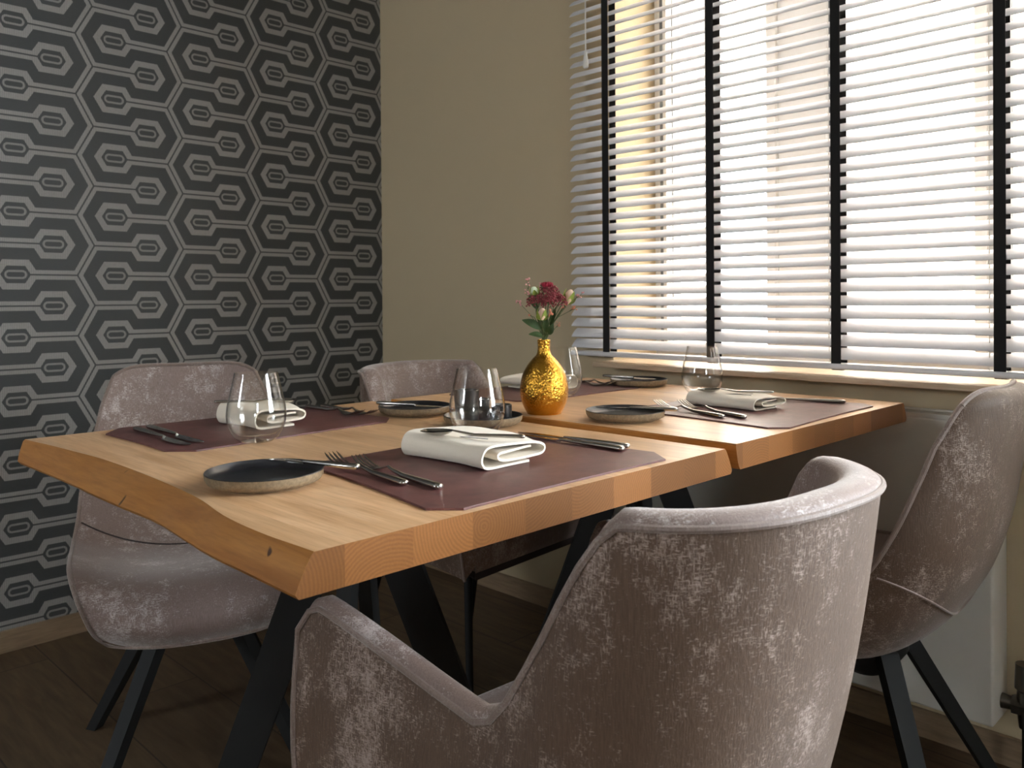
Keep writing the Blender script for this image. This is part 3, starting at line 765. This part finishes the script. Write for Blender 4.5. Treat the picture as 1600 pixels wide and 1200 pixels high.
# ------------------------------------------------------------------ napkins
def make_napkin(label, loc, rz, sx=1, sy=1, sz=1, mark=True):
    t = thing('folded_napkin', label, 'napkin', loc, rz, 'folded linen napkins')
    kn = [(.092, .0022), (.05, .0022), (.012, .0024), (.001, .008), (-.001, .017), (.005, .0265), (.02, .0295), (.06, .0292), (.095, .0285), (.110, .0255), (.113, .0190), (.106, .0125), (.085, .0105), (.05, .0100), (.030, .0110), (.024, .0150), (.030, .0185), (.055, .0190), (.085, .0205), (.097, .0215)]
    NP, NY = 110, 16; th = .0030
    ctr = [cr(kn, i/NP) for i in range(NP+1)]
    rings = []
    for j in range(NY+1):
        f = j/NY; y = (f-.5)*.165
        lift = .96+.10*f; shear = .010*math.sin(f*3)
        A, B = [], []
        for i, (x, z) in enumerate(ctr):
            a = Vector(ctr[max(i-1, 0)]); b = Vector(ctr[min(i+1, NP)]); d = (b-a).normalized(); nn = Vector((-d.y, d.x))*th/2
            wob = .0022*math.sin(f*6+i*.09)+.0010*math.sin(f*13+i*.2)
            yy = y + .006*math.sin(i*.06+1.0)*(1 if j in (0, NY) else .6)
            A.append(((x+nn.x+shear-.056)*sx, yy*sy, max(.0004, (z+nn.y)*lift+wob*(z/.03))*sz)); B.append(((x-nn.x+shear-.056)*sx, yy*sy, max(.0002, (z-nn.y)*lift+wob*(z/.03))*sz))
        rings.append(A+B[::-1])
    bm = bmesh.new(); loft(bm, rings)
    obj('cloth', bm, M_LINEN, t, angle=60)
    if mark:
        bm = bmesh.new()
        for (x0, y0, x1, y1, w) in ((-.026, .006, .012, -.034, .0011), (-.026, .006, -.014, -.046, .0007)):
            zz = .0312*sz
            d = Vector((x1-x0, y1-y0, 0)).normalized(); c = Vector((-d.y, d.x, 0))*w
            P0, P1 = Vector((x0, y0, zz)), Vector((x1, y1, zz)); u = Vector((0, 0, .0006))
            loft(bm, [[P0+c, P0-c, P0-c+u, P0+c+u], [P1+c, P1-c, P1-c+u, P1+c+u]])
        k = obj('stitched_mark', bm, plain('navy_thread', srgb(24, 24, 40), .8), t, smooth=False); k['label'] = 'thin dark stitched V mark'
    return t
make_napkin('folded linen napkin with stitched mark, on the near front placemat', (.806, .885, ZM1), math.radians(2), 1, 1, 1.12)
make_napkin('rolled linen napkin behind the left wine glass, before the wallpaper', (.766, 1.415, ZM1), math.radians(4), .86, .78, 1.2, False)
make_napkin('folded linen napkin on the placemat nearest the window', (1.530, .885, ZM2), math.radians(-2), .9, .95, .85)
make_napkin('folded linen napkin half hidden behind the gold vase', (1.530, 1.430, ZM2), math.radians(185), 1, .9, 1, False)

# ------------------------------------------------------------------ cutlery
def section(x, w, t, zc, n=12, flat=2.6):
    out = []
    for k in range(n):
        a = 2*math.pi*k/n; c, s = math.cos(a), math.sin(a); e = 2/flat
        out.append((x, w/2*math.copysign(abs(c)**e, c), zc+t/2*math.copysign(abs(s)**e, s)))
    return out
def handle_rings(x0, x1, L=.11):
    """x0 = butt end, x1 = neck"""
    st = [(0, .004, .003), (.01, .0105, .0062), (.05, .0125, .0078), (.35, .0112, .0072), (.7, .0082, .006), (.92, .0056, .0045), (1, .0048, .0036)]
    return [(x0+(x1-x0)*f, w, t) for f, w, t in st]
def make_knife(label, cat='knife', name='table_knife', L=.225, bl=.098, bw=.0195):
    """lies along +X: butt at -L/2, tip at +L/2, rests on z=0"""
    t = thing(name, label, cat, (0, 0, 0), 0, 'steel knives')
    xb, xt, xn = -L/2, L/2, L/2-bl
    bm = bmesh.new(); loft(bm, [section(x, w, tt, .0040) for x, w, tt in handle_rings(xb, xn)]); obj('handle', bm, M_STEEL, t, angle=60)
    bm = bmesh.new(); rings = []
    for f, lo, hi, th in ((-.03, -.0024, .0024, .0036), (.04, -.0040, .0030, .0028), (.12, -.0095, .0040, .0020), (.4, -.0115, .0050, .0018), (.7, -.0105, .0055, .0016), (.88, -.0065, .0055, .0014), (.96, -.0015, .0050, .0012), (1.0, .0030, .0042, .0008)):
        x = xn+bl*f; s = bw/.0195
        rings.append([(x, lo*s, .0022), (x, (lo+hi)/2*s, .0022+th/2), (x, hi*s, .0022+th/2), (x, hi*s, .0022-th/2), (x, (lo+hi)/2*s, .0022-th/2)])
    loft(bm, rings); obj('blade', bm, M_BLADE, t, angle=30)
    return t
def make_fork(label, L=.205, s=1.0):
    t = thing('table_fork', label, 'fork', (0, 0, 0), 0, 'steel forks')
    xb, xt = -L/2, L/2; xn = xt-.085*s
    bm = bmesh.new(); loft(bm, [section(x, w, tt, .0040+(.006 if x > xn-.02 else 0)*((x-(xn-.02))/.02 if x > xn-.02 else 0)) for x, w, tt in handle_rings(xb, xn)]); obj('handle', bm, M_STEEL, t, angle=60)
    bm = bmesh.new(); rings = []
    def zc(x):
        f = (x-xn)/(xt-xn); return .0095*(1-f)**1.5*max(0, 1-f*1.6) + .0012 + .0125*max(0, (f-.45)/.55)**1.7
    for f, w in ((0, .005), (.12, .006), (.22, .011), (.32, .0185), (.42, .0225), (.50, .0235)):
        x = xn+(xt-xn)*f; rings.append(section(x, w*s, .0022, zc(x), 12, 3.2))
    loft(bm, rings); obj('root', bm, M_STEEL, t, angle=60)
    for k in range(4):
        yc = (-.0093+.0062*k)*s; bm = bmesh.new(); rings = []
        for f in (.47, .6, .75, .9, .97, 1.0):
            x = xn+(xt-xn)*f; w = .0036*s*(1 if f < .9 else (1.0-f)*8+.2); rings.append(section(x, max(w, .0008), .0018*(1 if f < .95 else .6), zc(x), 8, 2.6))
            rings[-1] = [(p[0], p[1]+yc*(1-.08*max(0, f-.5)), p[2]) for p in rings[-1]]
        loft(bm, rings); obj('tine', bm, M_STEEL, t, angle=60)
    return t
def make_spoon(label, L=.15):
    t = thing('dessert_spoon', label, 'spoon', (0, 0, 0), 0, 'steel dessert spoons')
    xb, xt = -L/2, L/2; xn = xt-.046
    bm = bmesh.new(); loft(bm, [section(x, w*.72, tt*.7, .0028+.005*max(0, (x-xn+.03)/.03)) for x, w, tt in handle_rings(xb, xn)]); obj('handle', bm, M_STEEL, t, angle=60)
    bm = bmesh.new(); nx, ny = 18, 10; top = []; 
    for i in range(nx+1):
        f = i/nx; x = xn+(xt-xn)*f
        w = .0145*math.sqrt(max(0.0, 1-((f-.56)/.57)**2)) if f > .02 else .0022
        w = max(w, .0018 if f < .5 else .0006); row = []
        for j in range(ny+1):
            q = -1+2*j/ny; d = .0068*(1-q*q)*math.sin(math.pi*min(1, max(.0, f)))**.7
            row.append((x, w*q, .0082-d-.0008*f))
        top.append(row)
    loft(bm, top, closed=False)
    loft(bm, [[(p[0], p[1]*1.03, p[2]-.0011) for p in r] for r in top], closed=False)
    obj('bowl', bm, M_STEEL, t, angle=70)
    return t
def place(o, tip, end, z_tip, z_end, roll=0):
    """put a piece so its tip/end lie over the given table points"""
    a = Vector((tip[0], tip[1], z_tip)); b = Vector((end[0], end[1], z_end)); d = a-b
    o.location = (a+b)/2
    yaw = math.atan2(d.y, d.x); pitch = math.atan2(d.z, math.hypot(d.x, d.y))
    o.rotation_euler = (roll, -pitch, yaw)
    return o
kn0 = make_knife('first of two steel knives right of the stitched napkin, nearer to it')
fk0 = make_fork('steel fork left of the near napkin, passing under the butter knife')
sp0 = make_spoon('dark steel spoon lying on the stitched napkin in front')
bk0 = make_knife('butter knife resting across the nearest black plate', 'knife', 'butter_knife', .150, .062, .019); bk0['group'] = 'butter knives on side plates'
# near place
place(kn0, (.998, .985), (.999, .765), ZM1, ZM1)
place(dup(kn0, (0, 0, 0), (0, 0, 0), 'second of two steel knives right of the stitched napkin, at the placemat edge'), (1.017, .993), (1.024, .775), ZM1, ZM1)
place(fk0, (.6585, 1.022), (.632, .810), ZM1, ZM1)
place(dup(fk0, (0, 0, 0), (0, 0, 0), 'steel fork left of the near napkin, handle lying on the placemat'), (.672, .975), (.648, .765), ZM1, ZM1)
place(sp0, (.752, .928), (.826, .800), ZM1+.0362, ZM1+.0362)
place(bk0, (.560, 1.012), (.604, .878), ZT1+.0186, ZT1+.0186)
# wallpaper side of the near table
place(dup(kn0, (0, 0, 0), (0, 0, 0), 'left of two dark knives on the placemat below the wallpaper'), (.5760, 1.290), (.5810, 1.520), ZM1, ZM1)
place(dup(kn0, (0, 0, 0), (0, 0, 0), 'right of two dark knives on the placemat below the wallpaper'), (.6010, 1.300), (.6075, 1.527), ZM1, ZM1)
place(dup(sp0, (0, 0, 0), (0, 0, 0), 'dark steel spoon lying across the rolled napkin on the left'), (.815, 1.385), (.715, 1.480), ZM1+.0380, ZM1+.0390)
place(dup(fk0, (0, 0, 0), (0, 0, 0), 'steel fork on the back placemat of the near table, left of its pair'), (.950, 1.362), (.955, 1.565), ZM1, ZM1)
place(dup(fk0, (0, 0, 0), (0, 0, 0), 'steel fork on the back placemat of the near table, next to the side plate'), (.972, 1.345), (.982, 1.550), ZM1, ZM1)
place(dup(bk0, (0, 0, 0), (0, 0, 0), 'butter knife leaning on the side plate at the back of the near table'), (1.066, 1.255), (1.012, 1.395), ZT1+.0186, ZT1+.0186)
# window place
place(dup(fk0, (0, 0, 0), (0, 0, 0), 'steel fork beside the side plate on the window table, left of its pair'), (1.428, 1.010), (1.358, .805), ZM2, ZM2)
place(dup(fk0, (0, 0, 0), (0, 0, 0), 'steel fork on the window placemat, between its pair and the napkin'), (1.458, .968), (1.378, .775), ZM2, ZM2)
place(dup(bk0, (0, 0, 0), (0, 0, 0), 'butter knife lying across the side plate right of the vase'), (1.229, .990), (1.2830, .866), ZT2+.0186, ZT2+.0186)
place(dup(sp0, (0, 0, 0), (0, 0, 0), 'steel spoon lying on the napkin nearest the window'), (1.490, .942), (1.560, .820), ZM2+.0280, ZM2+.0280)
place(dup(kn0, (0, 0, 0), (0, 0, 0), 'steel knife right of the napkin nearest the window'), (1.655, .935), (1.714, .755), ZM2, ZM2)
# rear place of the window table
place(dup(fk0, (0, 0, 0), (0, 0, 0), 'steel fork behind the vase, left of its pair beside the far plate'), (1.662, 1.310), (1.660, 1.510), ZM2, ZM2)
place(dup(fk0, (0, 0, 0), (0, 0, 0), 'steel fork behind the vase, right next to the far plate'), (1.690, 1.300), (1.692, 1.505), ZM2, ZM2)
place(dup(bk0, (0, 0, 0), (0, 0, 0), 'butter knife leaning on the plate at the far edge of the window table'), (1.745, 1.235), (1.722, 1.375), ZT2+.0186, ZT2+.0186)

# ------------------------------------------------------------------ vase
VX, VY = 1.208, 1.115
va = thing('bottle_vase', 'hammered gold bottle vase holding flowers in the middle of the tables', 'vase', (VX, VY, ZT2))
vp = [(0, 0), (.030, 0), (.034, .002), (.0405, .014), (.0455, .028), (.0475, .044), (.0462, .060), (.0415, .078), (.033, .094), (.0225, .107), (.0150, .115), (.0128, .122), (.0122, .134), (.0128, .1435), (.0122, .1445), (.0108, .1435), (.0104, .12), (.012, .112), (0, .105)]
vpp = [cr(vp[:14], i/60) for i in range(61)]
vpp = [(max(0, r), z) for r, z in vpp]
vpp[0] = (0, 0)
bm = bmesh.new(); lathe(bm, vpp+vp[14:], 72); obj('body', bm, M_GOLD, va, angle=80)

# ------------------------------------------------------------------ flowers: lateral offset s (along picture right), height h above the neck, depth d
NECK = ZT2+.1445; PXM = .00126
RX, RY = math.cos(YAW), -math.sin(YAW); FX, FY = math.sin(YAW), math.cos(YAW)
def fp(px, py, d=0.0):
    s = (px-850)*PXM; h = (537-py)*PXM
    return Vector((s*RX+d*FX, s*RY+d*FY, h))
def stem(bm, p, r=.0012, bend=0.0, k=0):
    a = random.uniform(0, 6.28); b0 = Vector((.005*math.cos(a), .005*math.sin(a), -.035)); b1 = Vector((.006*math.cos(a), .006*math.sin(a), .0))
    b1 = Vector((p.x*.10, p.y*.10, 0)); b1 = b1 if b1.length < .007 else b1.normalized()*.007
    pts = [b0*.6, b1, b1*.55+p*.45+Vector((0, 0, .006)), p]
    P = [Vector(cr([tuple(q) for q in pts], i/12)) for i in range(13)]
    tube(bm, P, [r*(1.2-.4*i/12) for i in range(13)], 6); return P
def blob(bm, c, r, sub=1, sq=(1, 1, 1)):
    res = bmesh.ops.create_icosphere(bm, subdivisions=sub, radius=r)
    for v in res['verts']: v.co = Vector((v.co.x*sq[0], v.co.y*sq[1], v.co.z*sq[2]))*random.uniform(.9, 1.1)+c
def leaf(bm, a, b, w, droop=.004, up=None):
    a, b = Vector(a), Vector(b); d = b-a; up = Vector(up) if up else Vector((0, 0, 1)); c = d.cross(up).normalized(); nu = c.cross(d).normalized()
    R = []
    for i in range(11):
        f = i/10; ww = w*math.sin(math.pi*min(1, f*.96+.04))**.8*(1-.25*f)+.0003
        m_ = a+d*f+nu*(droop*math.sin(math.pi*f))
        R.append([m_-c*ww+nu*ww*.3, m_-c*ww*.5+nu*ww*.08, m_, m_+c*ww*.5+nu*ww*.08, m_+c*ww+nu*ww*.3])
    loft(bm, R, closed=False); loft(bm, [[q-nu*.0005 for q in r] for r in R], closed=False)
def flower(name, label, cat='flower', group='flowers in the gold vase'):
    return thing(name, label, cat, (VX, VY, NECK), 0, group)
random.seed(11)
# burgundy sedum heads
def sedum(label, px, py, d, rad, n):
    t = flower('sedum_head', label); p = fp(px, py, d); bm = bmesh.new(); P = stem(bm, p-Vector((0, 0, rad*.7)), .0016)
    for k in range(7):
        a = k*.9; q = p+Vector((rad*.7*math.cos(a), rad*.7*math.sin(a), -rad*.1)); tube(bm, [P[-2], P[-1]*.5+q*.5, q], .0006, 5)
    obj('stem', bm, M_STEM, t); bm = bmesh.new()
    for k in range(n):
        a = random.uniform(0, 6.283); rr = rad*math.sqrt(random.random()); z = rad*.75*math.sqrt(max(0, 1-(rr/rad)**2))-rad*.35+random.uniform(-.009, .004)
        blob(bm, p+Vector((rr*math.cos(a), rr*math.sin(a), z)), random.uniform(.0011, .0024))
    obj('florets', bm, M_BURG, t, smooth=False)
sedum('burgundy sedum head, largest of the bouquet, right of its middle', 866, 476, -.012, .026, 300)
sedum('burgundy sedum head at the left of the bouquet', 839, 476, .002, .020, 190)
sedum('burgundy sedum head at the top of the bouquet below the red carnation', 859, 462, .010, .022, 220)
# carnation
t = flower('carnation', 'dark red carnation at the very top of the bouquet'); p = fp(856, 453, .006); bm = bmesh.new(); stem(bm, p); obj('stem', bm, M_STEM, t); bm = bmesh.new()
for k in range(26):
    a = k*2.4; r_ = .009*math.sqrt(k/26); c = p+Vector((r_*math.cos(a), r_*math.sin(a), .003-.3*r_))
    leaf(bm, c-Vector((0, 0, .004)), c+Vector((.003*math.cos(a), .003*math.sin(a), .005)), .0035, .001, (math.cos(a), math.sin(a), .3))
obj('petals', bm, M_RED, t)
# rosebuds
def rosebud(label, tip, base, d, r, mat=M_BUD):
    t = flower('rosebud', label); a = fp(*base, d); b = fp(*tip, d); ax = (b-a); L_ = ax.length; bm = bmesh.new(); stem(bm, a, .0014); obj('stem', bm, M_STEM, t)
    q = ax.to_track_quat('Z', 'Y').to_matrix(); bm = bmesh.new()
    lathe(bm, [(0, 0), (r*.6, L_*.05), (r, L_*.3), (r*.95, L_*.6), (r*.6, L_*.9), (r*.25, L_), (0, L_*.97)], 18)
    for v in bm.verts:
        an = math.atan2(v.co.y, v.co.x); v.co.x *= 1+.10*math.sin(an*3+v.co.z*260); v.co.y *= 1+.10*math.sin(an*3+v.co.z*260)
        v.co = q @ v.co + a
    obj('bud', bm, mat, t); bm = bmesh.new()
    for k in range(5):
        an = k*1.256; o = q @ Vector((math.cos(an), math.sin(an), 0))
        leaf(bm, a+o*r*.3, a+o*r*(1.25 if k % 2 else 1.9)+ax*(.95 if k % 2 else .6), r*.72, .002, tuple(o))
    obj('sepals', bm, M_SEPAL, t)
rosebud('blush rosebud with lime sepals at the right of the bouquet', (893, 460), (884, 482), -.004, .0085)
rosebud('blush rosebud hanging low in the middle left of the bouquet', (848, 488), (845, 507), -.022, .0075)
rosebud('pale green bud at the upper left of the bouquet', (834, 455), (837, 468), .0, .0075, M_PALE)
# pink sprigs
def sprig(label, pts, d, mat, n=8, r=.0016):
    t = flower('waxflower_sprig', label); bm = bmesh.new(); P = [fp(*q, d) for q in pts]; tip = P[-1]; Q = stem(bm, P[0], .0008)
    if len(P) > 1: tube(bm, P, .0006, 5)
    prev = P[-2] if len(P) > 1 else Q[-3]
    cs = []
    for k in range(n):
        f = random.random()**.6; c = prev+(tip-prev)*(.35+.75*f)+Vector((random.uniform(-1, 1), random.uniform(-1, 1), random.uniform(-.7, 1)))*.0042
        tube(bm, [prev+(tip-prev)*f*.8, c], .0004, 4); cs.append(c)
    obj('stem', bm, M_STEM, t); bm = bmesh.new()
    for c in cs:
        blob(bm, c, random.uniform(.7, 1.25)*r)
        for j in range(3):
            a = random.uniform(0, 6.28); blob(bm, c+Vector((math.cos(a), math.sin(a), .6))*r*.9, r*.6, 1)
    obj('florets', bm, mat, t, smooth=False)
sprig('tall pink sprig at the top left corner of the bouquet', [(836, 480), (826, 462), (827, 446)], .006, M_PINK, 9)
sprig('pink sprig just below the tall one on the left', [(836, 482), (822, 461)], -.004, M_PINK, 8)
sprig('pink sprig reaching farthest left from the bouquet', [(830, 499), (820, 488), (811, 478)], -.006, M_PINK, 8)
sprig('small red sprig low on the left, above the large leaf', [(835, 502), (826, 499)], -.01, M_CORAL, 4, .0013)
sprig('pink sprig reaching farthest right from the bouquet', [(884, 484), (899, 474), (908, 468)], -.004, M_PINK, 11)
sprig('coral sprig on the right below the pink one', [(872, 502), (888, 494), (897, 489)], -.012, M_CORAL, 7, .0014)
sprig('coral sprig in the right half under the sedum', [(876, 496), (884, 486)], -.018, M_CORAL, 6)
sprig('coral sprig in the middle of the bouquet beside the low rosebud', [(858, 504), (861, 494)], -.024, M_CORAL, 8, .0017)
sprig('short coral sprig low on the right near the vase neck', [(864, 523), (874, 512)], -.010, M_CORAL, 6, .0012)
sprig('pink sprig standing up left of the red carnation', [(850, 466), (846, 451)], .002, M_PINK, 6, .0013)
# leaf twigs
def twig(label, a, b, w, d0, d1, st):
    t = flower('leaf_twig', label, 'leaf'); bm = bmesh.new(); A, B = fp(*a, d0), fp(*b, d1); stem(bm, A, .0012); obj('stem', bm, M_STEM, t)
    bm = bmesh.new(); leaf(bm, A, B, w, .003, st); obj('leaf_blade', bm, M_LEAF, t)
vw = (-FX, -FY, .55)
twig('large green leaf pointing left above the vase neck', (846, 520), (816, 506), .0095, -.012, -.020, vw)
twig('rounded green leaf low on the left at the vase neck', (849, 533), (826, 528), .0075, -.012, -.020, (-FX, -FY, .9))
twig('green leaf on the right above the vase neck', (858, 529), (864, 512), .0070, -.014, -.022, vw)
twig('upright green leaf in the middle of the bouquet', (852, 525), (853, 497), .0060, -.010, -.018, vw)
twig('dark upright leaf behind the low rosebud', (848, 520), (838, 490), .0050, .004, .008, vw)
twig('green leaf below the red carnation, right of the middle', (860, 515), (868, 488), .0055, -.004, -.010, vw)
twig('small green leaf beside the right rosebud', (880, 480), (896, 466), .0055, .006, .006, vw)
twig('green leaf under the pale bud on the left', (840, 490), (826, 474), .0050, .006, .002, vw)
